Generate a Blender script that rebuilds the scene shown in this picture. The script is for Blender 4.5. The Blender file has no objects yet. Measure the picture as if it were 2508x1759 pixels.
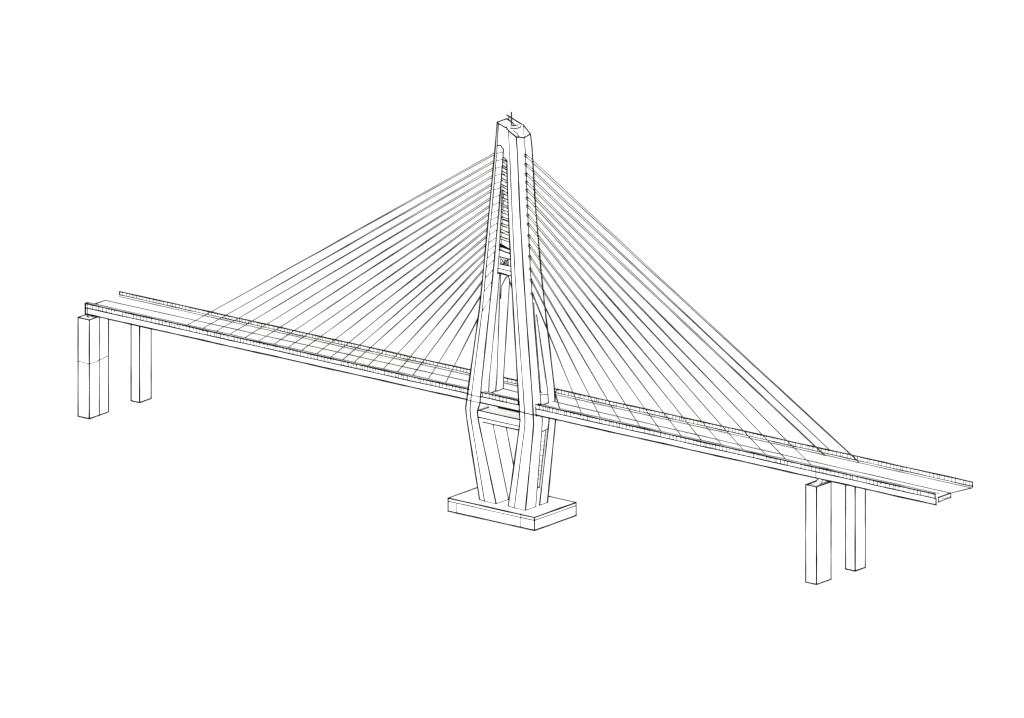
import bpy, math, random
from mathutils import Vector

random.seed(7)
S = bpy.context.scene
COL = S.collection
K = 0.15                       # metres per drawing unit
# drawing units: x along the deck, y across it (away from the viewer), z up from the top of the footing
ORIGIN = (-134.5, 80.0, -34.0)


def W(p):
    return Vector(((p[0] - ORIGIN[0]) * K, (p[1] - ORIGIN[1]) * K, (p[2] - ORIGIN[2]) * K))


# ---------------------------------------------------------------- materials
def material(name, lo, hi, scale, rough):
    m = bpy.data.materials.new(name)
    m.use_nodes = True
    nt = m.node_tree
    b = nt.nodes['Principled BSDF']
    tc = nt.nodes.new('ShaderNodeTexCoord')
    n = nt.nodes.new('ShaderNodeTexNoise')
    n.inputs['Scale'].default_value = scale
    n.inputs['Detail'].default_value = 3
    r = nt.nodes.new('ShaderNodeValToRGB')
    r.color_ramp.elements[0].position = 0.35
    r.color_ramp.elements[1].position = 0.65
    r.color_ramp.elements[0].color = (*lo, 1)
    r.color_ramp.elements[1].color = (*hi, 1)
    nt.links.new(tc.outputs['Object'], n.inputs['Vector'])
    nt.links.new(n.outputs['Fac'], r.inputs['Fac'])
    nt.links.new(r.outputs['Color'], b.inputs['Base Color'])
    b.inputs['Roughness'].default_value = rough
    b.inputs['Specular IOR Level'].default_value = 0.0
    return m


WHITE = material('white_concrete', (.90, .90, .898), (.92, .92, .918), 0.4, 1.0)
INK = material('black_ink', (.0008, .0008, .0007), (.006, .006, .0055), 0.35, 1.0)
CABLE = material('dark_cable', (.007, .007, .0069), (.045, .044, .042), 0.12, 1.0)
GROUND = material('white_ground', (.90, .90, .899), (.91, .91, .909), 0.05, 1.0)


# ---------------------------------------------------------------- mesh builder
class MB:
    def __init__(self):
        self.v = []; self.f = []; self.m = []

    def face(self, idx, mat=0):
        self.f.append(idx); self.m.append(mat)

    def add(self, pts):
        b = len(self.v)
        self.v += [tuple(p) for p in pts]
        return list(range(b, b + len(pts)))

    def loft(self, rings, caps=True):
        ids = [self.add(r) for r in rings]
        n = len(rings[0])
        for a, b in zip(ids, ids[1:]):
            for i in range(n):
                j = (i + 1) % n
                self.face([a[i], a[j], b[j], b[i]])
        if caps:
            self.face(ids[0][::-1]); self.face(ids[-1])
        return self

    def box(self, x0, x1, y0, y1, z0, z1):
        r = lambda z: [(x0, y0, z), (x1, y0, z), (x1, y1, z), (x0, y1, z)]
        return self.loft([r(z0), r(z1)])

    def prism_y(self, poly, y0, y1):
        return self.loft([[(x, y0, z) for x, z in poly], [(x, y1, z) for x, z in poly]])

    def tube(self, pts, w, mat=1, wob=0.3, sides=6, step=28.0, vary=0.13):
        w = 1.5 * w + .45
        P = [Vector(p) for p in pts]
        if (P[0] - P[-1]).length > 1e-6 and len(P) >= 2:      # run the stroke slightly past its ends
            P[0] = P[0] + (P[0] - P[1]).normalized() * w * .3
            P[-1] = P[-1] + (P[-1] - P[-2]).normalized() * w * .3
        Q = []
        for a, b in zip(P, P[1:]):
            n = max(1, int((b - a).length / step))
            Q += [a.lerp(b, i / n) for i in range(n)]
        Q.append(P[-1])
        ph = [random.uniform(0, 6.28) for _ in range(4)]
        s = 0.0; out = []
        for i, q in enumerate(Q):
            if i: s += (Q[i] - Q[i - 1]).length
            d = (Q[min(i + 1, len(Q) - 1)] - Q[max(i - 1, 0)]).normalized()
            up = Vector((0, 0, 1)) if abs(d.z) < .8 else Vector((.6, -.8, 0))
            u = d.cross(up).normalized(); v = u.cross(d).normalized()
            env = 1.0 if 0 < i < len(Q) - 1 else 0.0
            o = env * wob * (math.sin(s * .021 + ph[0]) * .6 + math.sin(s * .057 + ph[1]) * .4)
            r = w / 2 * (1 + vary * math.sin(s * .033 + ph[2]) + vary * .6 * math.sin(s * .11 + ph[3]))
            c = q + v * o
            out.append([c + (u * math.cos(t) + v * math.sin(t)) * r
                        for t in [6.28318 * k / sides for k in range(sides)]])
        ids = [self.add([tuple(p) for p in ring]) for ring in out]
        for a, b in zip(ids, ids[1:]):
            for i in range(sides):
                j = (i + 1) % sides
                self.face([a[i], a[j], b[j], b[i]], mat)
        self.face(ids[0][::-1], mat); self.face(ids[-1], mat)
        return self

    def box_ink(self, x0, x1, y0, y1, z0, z1, w=2.4):
        z0 += 1.5
        for x in (x0, x1):
            for y in (y0, y1):
                self.tube([(x, y, z0), (x, y, z1)], w)
        for z in (z0, z1):
            for y in (y0, y1):
                self.tube([(x0, y, z), (x1, y, z)], w)
            for x in (x0, x1):
                self.tube([(x, y0, z), (x, y1, z)], w)
        return self

    def build(self, name, parent=None, mats=None):
        me = bpy.data.meshes.new(name)
        o = bpy.data.objects.new(name, me)
        base = Vector((0, 0, 0))
        if parent is not None:
            base = Vector(parent.get('_base', (0, 0, 0)))
        me.from_pydata([W(p) - base for p in self.v], [], self.f)
        for m in (mats or (WHITE, INK)):
            me.materials.append(m)
        for p, k in zip(me.polygons, self.m):
            p.material_index = k
        me.update()
        COL.objects.link(o)
        if parent is not None:
            o.parent = parent
            o['_base'] = tuple(base)
        return o


def thing(name, base, label, cat, group=None):
    o = bpy.data.objects.new(name, None)
    o.empty_display_size = 2
    o.location = W(base)
    o['_base'] = tuple(W(base))
    o['label'] = label
    o['category'] = cat
    if group:
        o['group'] = group
    COL.objects.link(o)
    return o


def lerp_table(zs, vs, z):
    for i in range(len(zs) - 1):
        if z <= zs[i + 1]:
            t = (z - zs[i]) / (zs[i + 1] - zs[i])
            return vs[i] + (vs[i + 1] - vs[i]) * t
    return vs[-1]


# ---------------------------------------------------------------- tower profile
Z = [0, 205, 226, 250, 300, 490, 600, 757, 905, 969]
T = dict(
    L0=[-200, -239.5, -242, -239, -231, -203, -192, -176, -161, -155.7],
    L1=[-182, -223.5, -226, -224, -217, -192, -182, -166, -153, -149.4],
    L2=[-146.5, -200.8, -203.5, -195.5, -191.5, -171, -160, -145, -133.5, -128.5],
    R0=[-111, -75.5, -72.8, -74.5, -79, -97, -107.5, -119, -126, -128.2],
    R1=[-89.4, -57, -54.4, -56, -60.5, -82, -93, -104.5, -114, -118.6],
    R2=[-55, -30, -28, -29.5, -33.5, -55, -66.5, -80.5, -90, -94.4],
    yf=[34, 32.2, 32, 32.3, 33, 38, 41, 44, 46.5, 47.5],
    yb=[74, 66.8, 66, 65, 63, 66, 68, 74, 77, 78],
    y2=[90, 93.6, 94, 95, 94, 78, 70.5, 74.6, 77.6, 78.6],
    ybl=[80, 79, 73, 65, 63, 66, 68, 74, 77, 78],
    y2l=[83, 83, 87, 92, 94, 78, 70.5, 74.6, 77.6, 78.6],
    y5l=[125, 130, 128, 123, 120, 112, 108.5, 105, 99, 88],
    y5=[120, 119, 119, 119.5, 120, 112, 108.5, 105, 103.5, 103],
)
t = lambda k, z: lerp_table(Z, T[k], z)

bridge = thing('cable_stayed_bridge', (-134.5, 80, -34),
               'long white cable-stayed bridge with a tall diamond tower on a slab footing', 'bridge')


def leg(x0, x1, x2, ya, yb, top, ink_lines, label):
    """One tapered leg, bent at the knee: facet between x0 and x1, front face to x2."""
    b = MB(); rings = []
    for z in Z[:-1]:
        a, c, d = t(x0, z), t(x1, z), t(x2, z)
        f, g = t(ya, z), t(yb, z)
        rings.append([(a, f + 3.5, z), (c, f, z), (d, f, z), (d, g, z), (a, g, z)])
    rings.append(top)
    b.loft(rings)
    for k, w in ink_lines:
        b.tube([r[k] for r in rings], w, wob=.35)
    return b, rings


# near leg on the long-span side of the drawing (left)
zt = 969
topLN = [(-155.7, 51, 969.5), (-149.4, 47.5, 968), (-128.5, 47.5, 961.5), (-128.5, 78, 961.5), (-155.7, 78, 969.5)]
b, r = leg('L0', 'L1', 'L2', 'yf', 'ybl', topLN, [(0, 3.0), (1, 1.9)], '')
b.tube([q[2] for q in r[:9]], 2.2)
b.tube([q[3] for q in r[3:6]] + [(t('L2', 584), t('ybl', 584), 584)], 1.9)
b.tube([topLN[0], topLN[1], topLN[2]], 2.4, wob=0)
b.tube([topLN[0], (-155.7, 87, 969.5)], 2.4, wob=0)
ring0 = r[0]
b.tube([ring0[0], ring0[1], ring0[2], ring0[3]], 2.0, wob=0)
# two construction joints that carry the deck lines across the leg
for zz, w in ((264.5, 1.5), (249.5, 1.2)):
    b.tube([(t('L0', zz), t('yf', zz) + 3.5, zz), (t('L1', zz), t('yf', zz), zz), (t('L2', zz), t('yf', zz), zz)], w, wob=0)
b.build('tower_leg', bridge)

topLF = [(-155.7, 78.8, 969.5), (-149.4, 78.6, 968), (-128.5, 78.6, 961.5), (-136, 87, 962), (-155.7, 87, 969.5)]
b, r = leg('L0', 'L1', 'L2', 'y2l', 'y5l', topLF, [(4, 2.4)], '')
b.tube([q[2] for q in r[:7]], 1.6)
b.tube([q[1] for q in r[:6]], 1.0)
b.tube([q[3] for q in r[:7]], 2.2)
b.tube([topLF[4], topLF[3], (-128.5, 80, 957)], 2.8, wob=0)
b.tube([r[0][1], r[0][2], r[0][3]], 2.0, wob=0)
b.build('tower_leg', bridge)

topRN = [(-128.2, 51, 962), (-118.6, 47.5, 955.5), (-94.4, 47.5, 943.5), (-94.4, 78, 934.5), (-128.2, 78, 962)]
b, r = leg('R0', 'R1', 'R2', 'yf', 'yb', topRN, [(0, 2.8), (1, 1.9), (2, 2.3), (3, 2.0)], '')
b.tube([topRN[0], topRN[1], topRN[2], (-94.4, 58, 941), topRN[3]], 2.2, wob=0)
b.tube([(-128.5, 47.5, 961.5), topRN[0]], 1.8, wob=0)
b.tube([(-113, 60, 954.5), (-103, 62, 948), (-95, 60, 941)], 1.3, wob=0)
b.tube([r[0][0], r[0][1], r[0][2], r[0][3]], 2.2, wob=0)
zz = 249.5
b.tube([(t('R0', zz), t('yf', zz) + 3.5, zz), (t('R1', zz), t('yf', zz), zz), (t('R2', zz), t('yf', zz), zz), (t('R2', zz), 44, zz - 2)], 1.9, wob=0)
b.build('tower_leg', bridge)

topRF = [(-128.2, 80, 962), (-118.6, 78.6, 955.5), (-94.4, 78.6, 934.5), (-94.2, 103, 938.5), (-117, 103, 957.5)]
b, r = leg('R0', 'R1', 'R2', 'y2', 'y5', topRF, [(3, 2.9)], '')
b.tube([q[2] for q in r[:6]], 1.9)
b.tube([q[1] for q in r[:6]], 1.9)
b.tube([topRF[2], topRF[3], topRF[4]], 2.6, wob=0)
b.tube([topRF[2], topRF[4]], 1.3, wob=0)
b.tube([r[0][1], r[0][2], r[0][3]], 2.0, wob=0)
b.build('tower_leg', bridge)

# ---------------------------------------------------------------- crown details
b = MB()                                   # low saucer that carries the mast
rings = []
for z, rr in ((946, 13), (958.5, 15.5), (960.5, 14)):
    rings.append([(-123 + rr * math.cos(k * math.pi / 12), 76 + rr * math.sin(k * math.pi / 12), z) for k in range(24)])
b.loft(rings)
b.tube(rings[1] + [rings[1][0]], 1.9, wob=0, step=99)
b.tube([(-131, 66, 961), (-125, 70, 961), (-117, 82, 961)], 1.3, wob=0)
b.tube([(-130, 70, 961), (-124, 82, 961)], 1.2, wob=0)
b.build('mast_base', bridge)
b = MB(); b.tube([(-131, 75, 956), (-131, 75, 994)], 2.0, wob=0); b.build('antenna', bridge)
b = MB()
b.tube([(-154, 86, 980.5), (-149.5, 88, 977.5), (-120, 102, 959)], 2.0, wob=0)
b.tube([(-149, 87, 977), (-149, 87, 966)], 1.7, wob=0)
b.build('handrail', bridge)

# ---------------------------------------------------------------- cross members between the legs
REC = lambda z: lerp_table([636, 740, 800, 885], [17, 11, 6.5, 3], z)   # depth of the slot
b = MB()                                   # closed head of the slot, above the anchor boxes
b.prism_y([(t('L2', 880) - 3, 880), (t('R0', 880) + 3, 880), (-127, 960), (-130, 960)], 47.6, 74)
b.tube([(t('L1', 913) + 1, t('yf', 913) - .2, 912), (-142, t('yf', 912) - .2, 914), (t('L2', 906), t('yf', 906) - .2, 906)], 2.0, wob=0)
b.tube([(t('L2', 884) + .5, 46, 886), (-127.5, 46.5, 882), (t('R0', 878) + .5, 46, 876)], 1.8, wob=0)
b.build('slot_lintel', bridge)

b = MB()                                   # wall set back between the near legs
rr = []
for z in (636, 700, 757, 830, 884):
    xa, xb = t('L2', z) - 3, t('R0', z) + 3
    y0 = t('yf', z) + REC(z)
    rr.append([(xa, y0, z), (xb, y0, z), (xb, y0 + 10, z), (xa, y0 + 10, z)])
b.loft(rr)
b.tube([(t('L2', z) + .6, t('yf', z) + REC(z) - .6, z) for z in (640, 700, 757, 800)], 1.9)
b.tube([(t('L2', z) + 5.5, t('yf', z) + REC(z) - .3, z) for z in (645, 700, 757, 800)], 1.2, wob=.8, step=8)
wall = b.build('anchorage_wall', bridge)
zr = [672, 689, 707, 724, 741, 758, 774, 791, 808, 824, 841, 858, 872]
for i, z in enumerate(zr):                 # one ledge box under each pair of cables
    xa, xb = t('L2', z) + (4 if z < 800 else 1.5), t('R0', z) - .5
    y0 = t('yf', z) + REC(z)
    sl = -4.0
    hgt = (6.5, 7.5, 6.0)[i % 3]
    b = MB()
    f = lambda y: [(xa, y, z), (xb, y, z + sl), (xb, y, z + sl + hgt), (xa, y, z + hgt)]
    b.loft([f(y0 - 2.5), f(y0 + 1)])
    q = f(y0 - 2.5)
    b.tube([q[0], q[1]], 1.5, wob=0); b.tube([q[3], q[2]], 1.3, wob=.2)
    if z < 790:
        b.tube([q[0], q[3]], 1.3, wob=0)
    x = xa + 1
    zig = []
    for k in range(6 if i % 2 else 4):
        u = k / 5
        zig.append((xa + (xb - xa) * (u * .9 + .05), y0 - 2.7, z + sl * u + random.uniform(.15, .9) * hgt))
    b.tube(zig, .75, wob=0)
    b.build('anchor_box', wall)

b = MB()                                   # upper cross beam
y0 = 59
rr = [[(t('L2', z) - 4, y0, z), (t('R0', z) + 4, y0, z), (t('R0', z) + 4, 69, z), (t('L2', z) - 4, 69, z)] for z in (582, 610, 638)]
b.loft(rr)
b.tube([(t('L2', 640), y0 - .3, 643), (-140, y0 - .3, 640), (t('R0', 640), y0 - .3, 638)], 2.6, wob=0)
b.tube([(t('L2', 650) + 3, y0 - 1, 657), (-148, y0 - 1, 656), (-128, y0 - 1, 650), (t('R0', 650), y0 - 1, 648)], 3.4, wob=0)
b.tube([(t('L2', 650) + 4, y0 - 1, 652), (-146, y0 - 1, 652), (-130, y0 - 1, 650)], 3.0, wob=0)
b.tube([(t('L2', 594), y0 - .2, 594), (t('R0', 594), y0 - .2, 593)], 1.3, wob=0)
b.tube([(t('L2', 582), y0 - .2, 582), (-150, y0 - .2, 583), (-135, y0 - .2, 582)], 3.0, wob=0)
b.tube([(-135, y0 - .2, 582), (t('R0', 582), y0 - .2, 582)], 1.6, wob=0)
b.tube([(t('L2', z) + .5, y0 - .2, z) for z in (583, 610, 642)], 2.0, wob=0)
beam = b.build('upper_crossbeam', bridge)
b = MB()                                   # square relief plaque on the beam
xa, xb, za, zb = -151, -126.5, 606.5, 624
b.box(xa, xb, y0 - 1.6, y0 - .2, za, zb)
yy = y0 - 1.8
b.tube([(xa - 3, yy, zb + 1), (xb + 3.5, yy, zb)], 1.9, wob=0)
b.tube([(xa - 1, yy, za), (xb + 3, yy, za)], 1.9, wob=0)
b.tube([(xa, yy, za), (xa + 1, yy, zb)], 1.8, wob=0)
b.tube([(xb - 1, yy, za), (xb - 1.5, yy, zb)], 2.3, wob=0)
strokes = [[(.12, .75), (.3, .45), (.12, .2), (.3, .08), (.38, .35)], [(.3, .9), (.38, .78)], [(.25, .65), (.42, .4), (.46, .1)],
           [(.42, .15), (.55, .6), (.62, .85)], [(.62, .85), (.72, .4), (.8, .1)], [(.5, .3), (.68, .35), (.6, .08)],
           [(.5, .7), (.56, .4), (.5, .15)], [(.8, .8), (.74, .3), (.86, .1)]]
for s in strokes:
    b.tube([(xa + (xb - xa) * u, yy, za + (zb - za) * v) for u, v in s], 1.35, wob=0)
b.build('plaque', beam)

b = MB()                                   # beam of the far frame with its pointed soffit
b.prism_y([(-170, 520), (-166, 540), (-160, 553), (-152, 566), (-145, 574), (-140.5, 564), (-133, 544), (-126, 520),
           (-112, 470), (-92, 470), (-104, 636), (-158, 636)], 79.5, 99)
b.tube([(x, 79.3, z) for x, z in ((-168, 510), (-166, 540), (-160, 553), (-152, 566), (-145, 574))], 1.7, wob=0)
b.tube([(x, 79.3, z) for x, z in ((-145, 574), (-140.5, 564), (-133, 544), (-126, 520), (-112, 470))], 2.2, wob=0)
b.build('far_crossbeam', bridge)

b = MB()                                   # lower cross beam that carries the deck
b.box(-205, -62, 36, 82, 211, 228)
b.box(-205, -62, 44, 82, 198, 212)
b.tube([(-203, 36, 228), (-68, 36, 228)], 1.9)
b.tube([(-204, 36, 211), (-68, 36, 211)], 1.9)
b.tube([(-195, 44, 198), (-68, 44, 198)], 2.3)
b.tube([(-194, 82, 228), (-68, 82, 228)], 1.7)
b.tube([(-201, 36.5, 228.2), (-198, 82, 228.2)], 2.3, wob=0)
b.build('lower_crossbeam', bridge)
b = MB(); b.box(-196, -178, 70, 80, 228.3, 249)
b.tube([(-196, 69.7, 236), (-178, 69.7, 236)], 1.0, wob=0); b.tube([(-192, 69.7, 248), (-186, 69.7, 236)], 1.0, wob=0)
b.build('deck_bearing', bridge)

# webs between near and far leg on each side, with a ladder recess on the outer one
for side, x2 in (('R', 'R2'), ('L', 'L2')):
    b = MB(); rr = []
    for z in (0, 120, 205, 226, 250, 300, 400, 490, 560):
        xo = t(x2, z)
        rr.append([(xo - 22, t('yb', z) - 2, z), (xo - 2.5, t('yb', z) - 2, z), (xo - 2.5, t('y2', z) + 2, z), (xo - 22, t('y2', z) + 2, z)])
    b.loft(rr)
    if side == 'R':
        b.tube([(t(x2, z) - 2.1, t('yb', z) + 7, z) for z in (520, 450, 380, 300)], 1.1)
        b.tube([(t(x2, 300) - 2.1, t('yb', 300) + 1, 302), (t(x2, 300) - 2.1, t('yb', 300) + 10, 296)], 1.8, wob=0)
        b.tube([(t(x2, 290) - 2.1, t('yb', 290), 292), (t(x2, 290) - 2.1, t('y2', 290), 286)], 1.2, wob=0)
    web = b.build('web_wall', bridge)
    if side == 'R':
        b = MB()
        X = lambda z: t('R2', z) - 1.9
        ya, yb_ = (lambda z: t('yb', z) + 1), (lambda z: t('y2', z) - 7)
        b.tube([(X(z), yb_(z), z) for z in (197, 150, 100, 48)], 1.7)
        b.tube([(X(196), ya(196), 196), (X(196), t('y2', 196), 199)], 1.6, wob=0)
        b.tube([(X(50), ya(50), 52), (X(50), yb_(50), 48)], 2.0, wob=0)
        z = 184
        while z > 58:
            b.tube([(X(z), ya(z) + 3, z), (X(z), yb_(z) - random.uniform(0, 2), z - 1)], .45, wob=0)
            z -= random.uniform(9, 15)
        b.build('ladder', web)
        b = MB()
        b.tube([(X(z), ya(z) + 1, z) for z in (376, 340, 298)], .9, wob=0)
        b.tube([(X(z), t('yb', z) + 7, z) for z in (376, 340, 298)], .9, wob=0)
        z = 372
        while z > 300:
            b.tube([(X(z), ya(z) + 1, z), (X(z), t('yb', z) + 7, z - 1)], .8, wob=0)
            z -= random.uniform(8, 14)
        b.build('ladder', web)

# ---------------------------------------------------------------- footing
b = MB()
b.box(-269, 0, 0, 164, -34, 0)
b.box_ink(-269, 0, 0, 164, -34, 0, 2.4)
b.tube([(-269, 0, -7.5), (0, 0, -7.5), (0, 164, -7.5)], 1.5)
b.tube([(-242, 0, -8), (-242, 0, -34)], 1.4, wob=0)
b.tube([(-42.5, 0, 2), (-42.5, 0, -34)], 1.4, wob=0)
b.build('footing', bridge)

# ---------------------------------------------------------------- deck
XA, XB, YN, YF = -1429.0, 1224.5, 36.0, 167.5
ZD, ZB = 265.0, 249.5


def edge(b, y, z, w, x_end, x_start=None):
    for a, c in ((XA if x_start is None else x_start, -215), (-197, -77), (-24, x_end)):
        b.tube([(a, y, z), (c, y, z)], w, wob=.35)


b = MB()
b.box(XA, XB, YN, YN + 9.5, ZB, ZD)                      # near edge girder
b.box(XA, XB - 1.5, YN + 9.51, 96, ZD - 11, ZD)        # slab
b.loft([[(XA, 96.01, z), (XB - 1.5, 96.01, z), (XB + 13, YF, z), (XA, YF, z)] for z in (ZD - 3, ZD)])             # thin outer slab
b.box(XA + 6, XB - 8, 148, 158, ZB, ZD - 3.2)          # far edge girder, set in from the ends
edge(b, YN, ZB, 2.7, XB)
edge(b, YN - .2, ZD, 2.1, XB)
b.tube([(XA, YN, ZB), (XA, YN, ZD + 11)], 3.0, wob=0)
b.tube([(XA + 7, YN - .2, ZB), (XA + 6, YN - .2, ZD)], 1.5, wob=0)
b.tube([(XB, YN, ZB), (XB, YN, ZD)], 2.2, wob=0)
b.tube([(XB, YN + 9.5, ZD), (XB, YN + 9.5, ZD - 12)], 2.0, wob=0)
b.tube([(XB - 1.5, 46, ZD), (XB - 1.5, 96, ZD)], 2.2, wob=0)
b.tube([(XB - 1.5, 96, ZD), (XB - 1.5, 96, ZD - 11)], 2.2, wob=0)
b.tube([(XB - 1.5, 46, ZD - 11), (XB - 1.5, 96, ZD - 11)], 1.9, wob=.3, step=8)
b.tube([(XB - 1.5, 58, ZD - 6), (XB - 1.5, 74, ZD - 8), (XB - 1.5, 94, ZD - 8)], .8, wob=.8, step=5)
b.tube([(XB - 1.5, 96, ZD), (XB + 12, 163, ZD)], 1.7, wob=0)
b.tube([(XA, 43, ZD + 9), (XA, 66, ZD + 1.5), (XA, 112, ZD + .5)], 1.5, wob=0)
b.tube([(850, YN, ZB), (850, YN, ZD)], 1.5, wob=0)     # movement joint
b.tube([(t('L2', 265), YN, ZD + 10), (t('L2', 265) + .5, 64, ZD + .5), (t('L2', 265) + .5, 96, ZD + .5)], 2.0, wob=0)
b.tube([(t('R2', 265) + .5, 38, ZD + 6), (t('R2', 265) + .5, 60, ZD + .5), (t('R2', 265) + .5, 95, ZD + .5)], 1.8, wob=0)
b.tube([(-22.5, YN - .3, ZB - 3), (-24, YN - .3, ZD + 4)], 2.2, wob=0)
b.tube([(-194, 96, ZD + 1), (-196, 94, ZD + 1.5), (-195, 94, ZD + 1), (-191, 95, ZD + .5), (-193, 119, ZD + .5)], 1.5, wob=0)
deck = b.build('deck', bridge)
b = MB()                                                # the line between the lanes
zl = ZD + .1
for pts in ([(XA, 114), (-800, 117), (-225, 118)], [(-193, 121), (-70, 114)], [(-45, 111), (600, 100), (XB - 2, 94)]):
    b.tube([(x, y, zl + .5) for x, y in pts], 1.4, wob=.2)
b.build('lane_line', deck)


def spaced(x0, x1, s0, s1):
    x = x0
    while x < x1:
        yield x
        f = (x - XA) / (XB - XA)
        x += (s0 + (s1 - s0) * f) * random.choice((.55, .8, .95, 1, 1, 1.1, 1.25))


ADD = lambda b, p, q, w: b.tube([p, q], w, wob=0, sides=5, vary=0)
b = MB()                                                # near parapet: panels, posts, top rail
H = 11.0
b.box(XA, XB - 3, YN, YN + 9.5, ZD + .02, ZD + H)
edge(b, YN, ZD + H, 2.4, XB - 3)
edge(b, YN + 9.5, ZD + H, 1.4, XB, XA + 2)
b.tube([(-24, YN - .2, ZD - 1), (-25, YN + 1, ZD + 7), (-20, YN + 4, ZD + H + .5), (-10, YN + 9.5, ZD + H)], 2.0, wob=0)
b.tube([(XA, YN, ZD + H), (XA + 1, YN + 4, ZD + H + 1), (XA + 3, YN + 9.5, ZD + H)], 2.0, wob=0)
b.tube([(XB - 3, YN, ZD), (XB - 3, YN, ZD + H - 2)], 1.8, wob=0)
for x in spaced(XA + 7, XB - 10, 8.8, 12.2):
    if -60 < x < -20:
        continue
    lean = random.choice((0, 0, 1, 2.5)) * (1 - (x - XA) / (XB - XA)) + random.uniform(-.5, .8)
    cut = random.choice((0, 0, 0, 0, H * .45))
    w = random.choice((.7, .9, 1.2, 1.3))
    ADD(b, (x, YN - .1, ZD + H), (x + lean * (1 - cut / H), YN - .1, ZD + cut), w)
    if random.random() < .35:
        ADD(b, (x - 2.5, YN - .2, ZD + H - .3), (x + .4, YN - .2, ZD + H - 4), 1.1)
b.build('near_parapet', deck)

b = MB()                                                # far kerb and far parapet
b.box(XA, XB + 12, YF - 6, YF, ZD + .02, ZD + 4)
b.tube([(XA + 6, YF - 6.2, ZD + .5), (XB + 8, YF - 6.2, ZD + .5)], 1.5, wob=.25)
b.build('far_kerb', deck)
b = MB()
h0, h1 = 8.5, 11.0
y0, y1, zb_ = YF - 4, YF - 1, ZD + 4.02
b.loft([[(XA + 6, y0, zb_), (XA + 6, y1, zb_), (XA + 6, y1, zb_ + h0), (XA + 6, y0, zb_ + h0)],
        [(XB + 13, y0, zb_), (XB + 13, y1, zb_), (XB + 13, y1, zb_ + h1), (XB + 13, y0, zb_ + h1)]])
b.tube([(XA + 6, y0, zb_ + h0), (XB + 13, y0, zb_ + h1)], 2.2, wob=.35)
b.tube([(XA + 6, y0, zb_), (XB + 13, y0, zb_)], 2.5, wob=.35)
b.tube([(XA + 6, y0, zb_ - 4), (XA + 6, y0, zb_ + h0)], 2.2, wob=0)
b.tube([(XB + 13, y0, zb_ - 2), (XB + 13, y0, zb_ + h1)], 2.2, wob=0)
for x in spaced(XA + 15, XB + 8, 9.6, 12.2):
    h = h0 + (h1 - h0) * (x - XA) / (XB - XA)
    w = random.choice((.8, 1.0, 1.2, 1.3))
    cut = random.choice((0, 0, 0, 0, 0, h * .5))
    if random.random() < .35 and x < 700:
        ADD(b, (x, y0 - .1, zb_ + cut), (x + random.uniform(-1.5, 2), y0 - .1, zb_ + h - cut * .6), w * .8)
        ADD(b, (x, y0 - .2, zb_ + 1), (x + 5, y0 - .2, zb_ + random.uniform(.5, 2)), 1.0)
    else:
        ADD(b, (x, y0 - .1, zb_), (x + random.uniform(-.6, .8), y0 - .1, zb_ + h), w)
b.build('far_parapet', deck)

# ---------------------------------------------------------------- stay cables
LEFT_NEAR = [((-1134.3,47.5,266.0),(-163.2,50.2,885.8)),((-1085.9,47.5,266.0),(-165.2,49.8,866.0)),((-1045.1,47.5,266.0),(-167.1,49.5,847.2)),((-1001.8,47.5,266.0),(-169.1,49.2,827.5)),((-954.7,47.5,266.0),(-171.2,48.8,806.8)),((-910.1,47.5,266.0),(-172.8,48.6,790.2)),((-863.0,47.5,266.0),(-174.9,48.2,770.2)),((-818.4,47.5,266.0),(-176.9,47.9,750.5)),((-776.3,47.5,266.0),(-178.9,47.5,730.8)),((-729.2,47.5,266.0),(-180.8,47.1,711.8)),((-683.3,47.5,266.0),(-182.8,46.8,691.8)),((-646.4,47.5,266.0),(-184.8,46.4,672.8)),((-610.7,47.5,266.0),(-187.0,46.0,651.5)),((-566.1,47.5,266.0),(-189.2,45.6,629.8)),((-517.7,47.5,266.0),(-191.2,45.2,610.2)),((-473.2,47.5,266.0),(-193.6,44.6,586.0)),((-424.7,47.5,266.0),(-196.6,43.8,556.2)),((-375.1,47.5,266.0),(-200.3,42.8,519.2)),((-319.9,47.5,266.0),(-207.3,41.3,462.0))]
LEFT_FAR = [((-1139.0,166.5,277.8),(-161.2,62.0,893.5)),((-1092.5,166.5,277.8),(-163.1,62.0,874.0)),((-1053.0,166.5,277.9),(-165.0,62.0,855.2)),((-1011.5,166.5,277.9),(-167.0,62.0,835.8)),((-966.0,166.5,277.9),(-169.1,62.0,815.2)),((-924.0,166.5,278.0),(-170.7,62.0,799.2)),((-879.0,166.5,278.0),(-172.7,62.0,779.5)),((-836.5,166.5,278.1),(-174.7,62.0,760.2)),((-797.0,166.5,278.1),(-176.6,62.0,741.0)),((-753.0,166.5,278.1),(-178.5,62.0,722.5)),((-710.0,166.5,278.2),(-180.5,62.0,703.2)),((-675.5,166.5,278.2),(-182.4,62.0,684.8)),((-642.0,166.5,278.2),(-184.5,62.0,664.2)),((-601.0,166.5,278.3),(-186.5,62.0,643.8)),((-557.5,166.5,278.3),(-188.4,62.0,626.0)),((-517.0,166.5,278.4),(-190.6,62.0,603.8)),((-474.0,166.5,278.4),(-193.3,62.0,577.2)),((-430.0,166.5,278.4),(-196.5,62.0,545.2)),((-382.0,166.5,278.5),(-200.9,62.0,501.2))]
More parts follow.
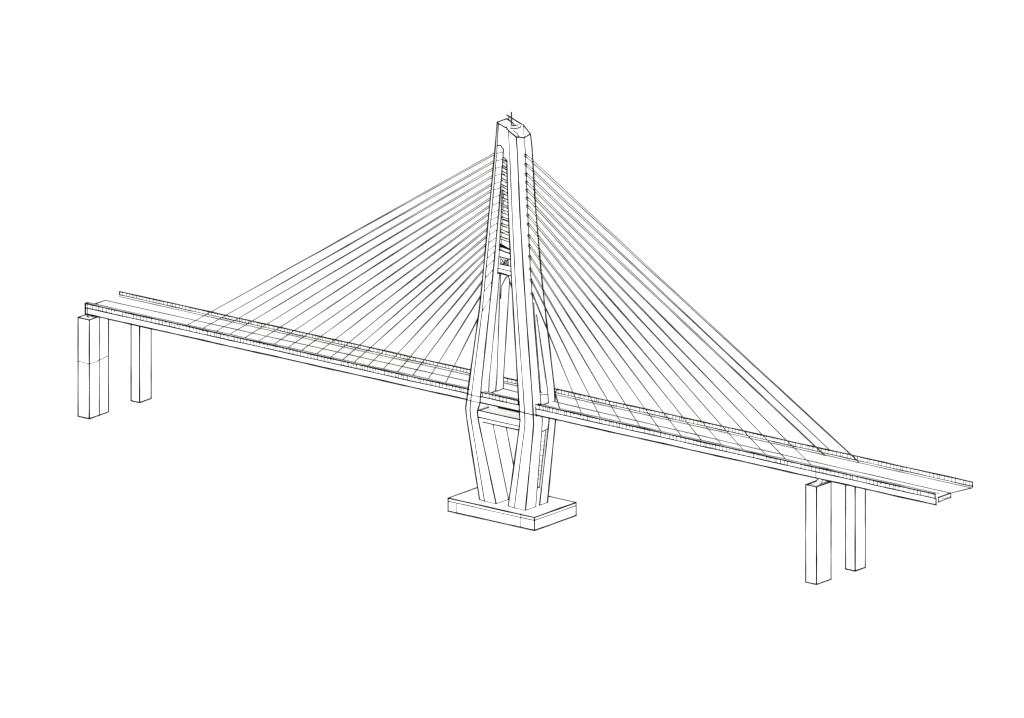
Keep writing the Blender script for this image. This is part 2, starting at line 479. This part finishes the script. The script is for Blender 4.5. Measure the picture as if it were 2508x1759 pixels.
RIGHT_NEAR = [((885.7,161.0,266.0),(-88.0,76.7,888.8)),((788.5,166.5,279.6),(-86.5,76.2,865.8)),((782.8,155.0,266.0),(-84.9,75.7,841.8)),((841.5,47.5,266.0),(-83.6,75.3,821.2)),((761.2,47.5,266.0),(-82.4,74.9,801.8)),((697.5,47.5,266.0),(-81.1,74.5,781.2)),((626.2,47.5,266.0),(-79.7,74.1,760.8)),((558.7,47.5,266.0),(-77.8,73.3,738.2)),((495.0,47.5,266.0),(-75.8,72.4,716.0)),((430.9,47.5,266.0),(-73.3,71.3,687.5)),((367.1,47.5,266.0),(-71.1,70.4,663.0)),((300.6,47.5,266.0),(-68.7,69.4,635.5)),((239.6,47.5,266.0),(-65.9,68.2,604.5)),((175.3,47.5,266.0),(-63.1,67.6,576.8)),((114.7,47.5,266.0),(-59.5,67.0,543.0))]
RIGHT_FAR = [((886.7,163.0,266.0),(-88.4,77.8,895.0)),((789.5,166.5,279.6),(-86.9,77.3,872.0)),((783.8,157.0,266.0),(-85.3,76.8,848.0)),((654.0,166.5,279.5),(-84.0,76.4,827.5)),((579.5,166.5,279.4),(-82.8,76.0,808.0)),((519.5,166.5,279.3),(-81.5,75.6,787.5)),((453.0,166.5,279.3),(-80.1,75.2,767.0)),((390.5,166.5,279.2),(-78.4,74.5,744.5)),((331.5,166.5,279.2),(-76.4,73.7,722.2)),((271.5,166.5,279.1),(-73.9,72.6,693.7)),((213.0,166.5,279.0),(-71.7,71.6,669.2)),((152.5,166.5,279.0),(-69.2,70.6,641.7)),((97.5,166.5,278.9),(-66.5,69.4,610.7)),((41.0,166.5,278.9),(-63.7,68.7,583.0)),((-11.5,166.5,278.8),(-60.2,68.1,549.2))]
SLEEVES = [((-154.2,46.0,890.8),(-134.5,46.1,898.5)),((-156.0,45.6,871.2),(-136.0,45.8,879.5)),((-157.6,45.3,852.6),(-137.4,45.5,861.2)),((-159.3,45.0,833.1),(-138.9,45.1,842.2)),((-161.1,44.6,812.6),(-140.4,44.8,822.2)),((-162.5,44.4,796.3),(-141.7,44.5,806.5)),((-164.3,44.0,776.6),(-143.1,44.2,787.5)),((-166.0,43.7,757.2),(-144.6,43.9,768.8)),((-168.0,43.3,737.7),(-146.2,43.6,750.0)),((-169.9,43.0,719.0),(-147.9,43.2,732.0)),((-171.9,42.6,699.4),(-149.5,42.9,715.2)),((-173.8,42.2,680.7),(-151.2,42.6,697.2)),((-175.9,41.8,659.8),(-153.1,42.2,677.0)),((-178.1,41.4,638.6),(-155.0,41.8,657.2)),((-180.0,41.1,620.0),(-156.6,41.5,640.8)),((-182.3,40.6,596.7),(-158.6,41.1,619.8)),((-184.9,39.8,568.4),(-161.0,40.6,594.8)),((-188.1,38.9,533.4),(-164.1,39.7,564.2)),((-193.2,37.5,480.8),(-168.2,38.6,522.8))]
for spans, w, near in ((LEFT_NEAR, 1.25, True), (LEFT_FAR, 1.05, False), (RIGHT_NEAR, 1.2, True), (RIGHT_FAR, 1.1, False)):
    for a, c in spans:
        b = MB()
        b.tube([a, c], w, mat=0, wob=.3, step=45, vary=.1)
        cab = b.build('stay_cable', bridge, (CABLE, CABLE))
        right = a[0] > c[0]
        if near and right:                  # looped socket where the cable leaves the tower
            b = MB()
            x, y, z = c
            b.tube([(x + 3, y, z - 2), (x - 1, y - 4, z + 1.5), (x - 1, y - 6, z + 5), (x, y - 3, z + 6.5), (x + 3, y, z + 3)], 1.5, wob=0)
            b.build('cable_socket', cab, (INK, INK))
        elif near:                          # guide on the face of the leg, between its two edges
            p, q = SLEEVES[LEFT_NEAR.index((a, c))]
            b = MB()
            b.tube([p, q], 1.15, wob=.2, step=8)
            b.build('cable_sleeve', cab)
# short tie beside the tower on the longer side
b = MB(); b.tube([(-21, 119, 297), (-18, 104, 292), (48, 44, 266)], 1.7, mat=0, wob=0)
b.build('stay_cable', bridge, (CABLE, CABLE))

# ---------------------------------------------------------------- piers


def pier(x0, x1, y0, y1, z0, z1, label, seam=False):
    p = thing('bridge_pier', ((x0 + x1) / 2, (y0 + y1) / 2, z0), label, 'pier', 'piers under the bridge deck')
    b = MB()
    b.box(x0, x1, y0, y1, z0, z1)
    b.box_ink(x0, x1, y0, y1, z0, z1, 2.3)
    if seam:
        b.tube([(x1, y0 + 39, z0), (x1, y0 + 39, z1)], 2.1)
        b.tube([(x0, y0, 135), (x1, y0, 133), (x1, y0 + 39, 134), (x1, y1, 137)], 1.3)
    b.build('column', p)
    return p


p = pier(-1430.6, -1396, 9, 84, -7.5, 246, 'thick white pier with a seam and a mid-height joint under the deck corner', True)
b = MB(); b.box(-1424, -1404, 40, 60, 246.2, 249.2)
b.tube([(-1419, 30, 246.4), (-1410, 24, 246.4)], 2.0, wob=0)
b.tube([(-1412, 37, 246.4), (-1404, 33, 246.4)], 1.0, wob=.5, step=4)
b.tube([(-1406, 42, 246.4), (-1397, 52, 246.4)], .9, wob=0)
b.build('bearing', p)
pier(-1372.5, -1346.5, 145, 190, 11.3, 261.5, 'plain slim white pier standing behind the thick seamed pier with the mid-height joint')
p = pier(846, 879, 1.3, 58, -10.7, 239.5, 'white pier with a flared bearing pedestal on top, the nearer one of its pair')
b = MB()
rings = [[(850, 6, 239.6), (875, 6, 239.6), (875, 54, 239.6), (850, 54, 239.6)],
         [(851.5, 9, 240.5), (874, 9, 240.5), (874, 52, 240.5), (851.5, 52, 240.5)],
         [(857, 28, 242.5), (868, 28, 242.5), (868, 48, 242.5), (857, 48, 242.5)],
         [(856, 35, 249.2), (864, 35, 249.2), (864, 46, 249.2), (856, 46, 249.2)]]
b.loft(rings)
b.tube([rings[1][0], rings[1][1], rings[1][2]], 1.2, wob=0)
b.tube([r[0] for r in rings], 1.6, wob=0)
b.tube([(869, 31, 243), (862, 31, 245), (860, 32, 249)], 1.1, wob=0)
b.tube([(875, 22, 241), (874, 28, 244), (872, 36, 249)], 1.1, wob=0)
b.build('bearing', p)
pier(852.5, 881.7, 150.6, 190, -10.7, 261.5, 'plain white pier with no pedestal, standing behind the flared-pedestal pier')

# ---------------------------------------------------------------- ground (one white sheet that meets every base)
bases = [(-134.5, 82, -34.3, 260), (-1413, 46, -7.6, 90), (-1359.5, 167, 11.2, 90), (862, 30, -10.8, 90), (867, 170, -10.8, 90)]


def ground_z(x, y):
    n = d = 0.0
    for bx, by, bz, rad in bases:
        q = max(0.0, math.hypot(x - bx, y - by) - rad * .45) + 1.0
        w_ = 1.0 / q ** 2
        n += w_ * bz; d += w_
    return n / d


xs = sorted(set([-30000, -15000, -8000, -4000, -2600] + list(range(-1800, 1501, 20)) + [2200, 4000, 8000, 15000, 30000]))
ys = sorted(set([-30000, -15000, -6000, -2500, -1000] + list(range(-400, 601, 20)) + [1000, 2500, 6000, 15000, 30000]))
b = MB()
ids = b.add([(x, y, ground_z(x, y)) for y in ys for x in xs])
nx = len(xs)
for j in range(len(ys) - 1):
    for i in range(nx - 1):
        b.face([ids[j * nx + i], ids[j * nx + i + 1], ids[(j + 1) * nx + i + 1], ids[(j + 1) * nx + i]])
g = b.build('ground', None, (GROUND,))
for q in g.data.polygons:
    q.use_smooth = True
g['kind'] = 'structure'
g['label'] = 'blank white ground under the bridge and its piers'

# ---------------------------------------------------------------- light, camera
for o in COL.objects:
    if '_base' in o:
        del o['_base']
wd = bpy.data.worlds.new('World')
S.world = wd
wd.use_nodes = True
bg = wd.node_tree.nodes['Background']
bg.inputs['Color'].default_value = (1, 1, .995, 1)
bg.inputs['Strength'].default_value = 1.08

A, E = math.radians(38.28), math.radians(16.53)
fwd = Vector((-math.sin(A) * math.cos(E), math.cos(A) * math.cos(E), -math.sin(E)))
cam = bpy.data.cameras.new('camera')
co = bpy.data.objects.new('camera', cam)
COL.objects.link(co)
cam.type = 'ORTHO'
cam.ortho_scale = 2508 * K
cam.clip_end = 20000
target = W((-133.2, 80, 362.0))
co.location = target - fwd * 1500
co.rotation_euler = fwd.to_track_quat('-Z', 'Y').to_euler()
S.camera = co

fill_sun = bpy.data.lights.new('fill_sun', 'SUN')
fill_sun.energy = 2.8
fill_sun.angle = math.radians(0.5)
fill_sun.color = (1, 1, .995)
so = bpy.data.objects.new('fill_sun', fill_sun)
COL.objects.link(so)
so.location = target - fwd * 1400
so.rotation_euler = fwd.to_track_quat('-Z', 'Y').to_euler()   # added fill from behind the viewer, lifts the shaded recesses

S.render.engine = 'CYCLES'
S.cycles.use_denoising = False
S.cycles.max_bounces = 12
S.cycles.diffuse_bounces = 8
S.cycles.pixel_filter_type = 'BLACKMAN_HARRIS'
S.cycles.filter_width = 1.5
S.view_settings.view_transform = 'Standard'
S.view_settings.look = 'None'
S.view_settings.gamma = 1
S.view_settings.use_curve_mapping = False
S.view_settings.exposure = 0.0
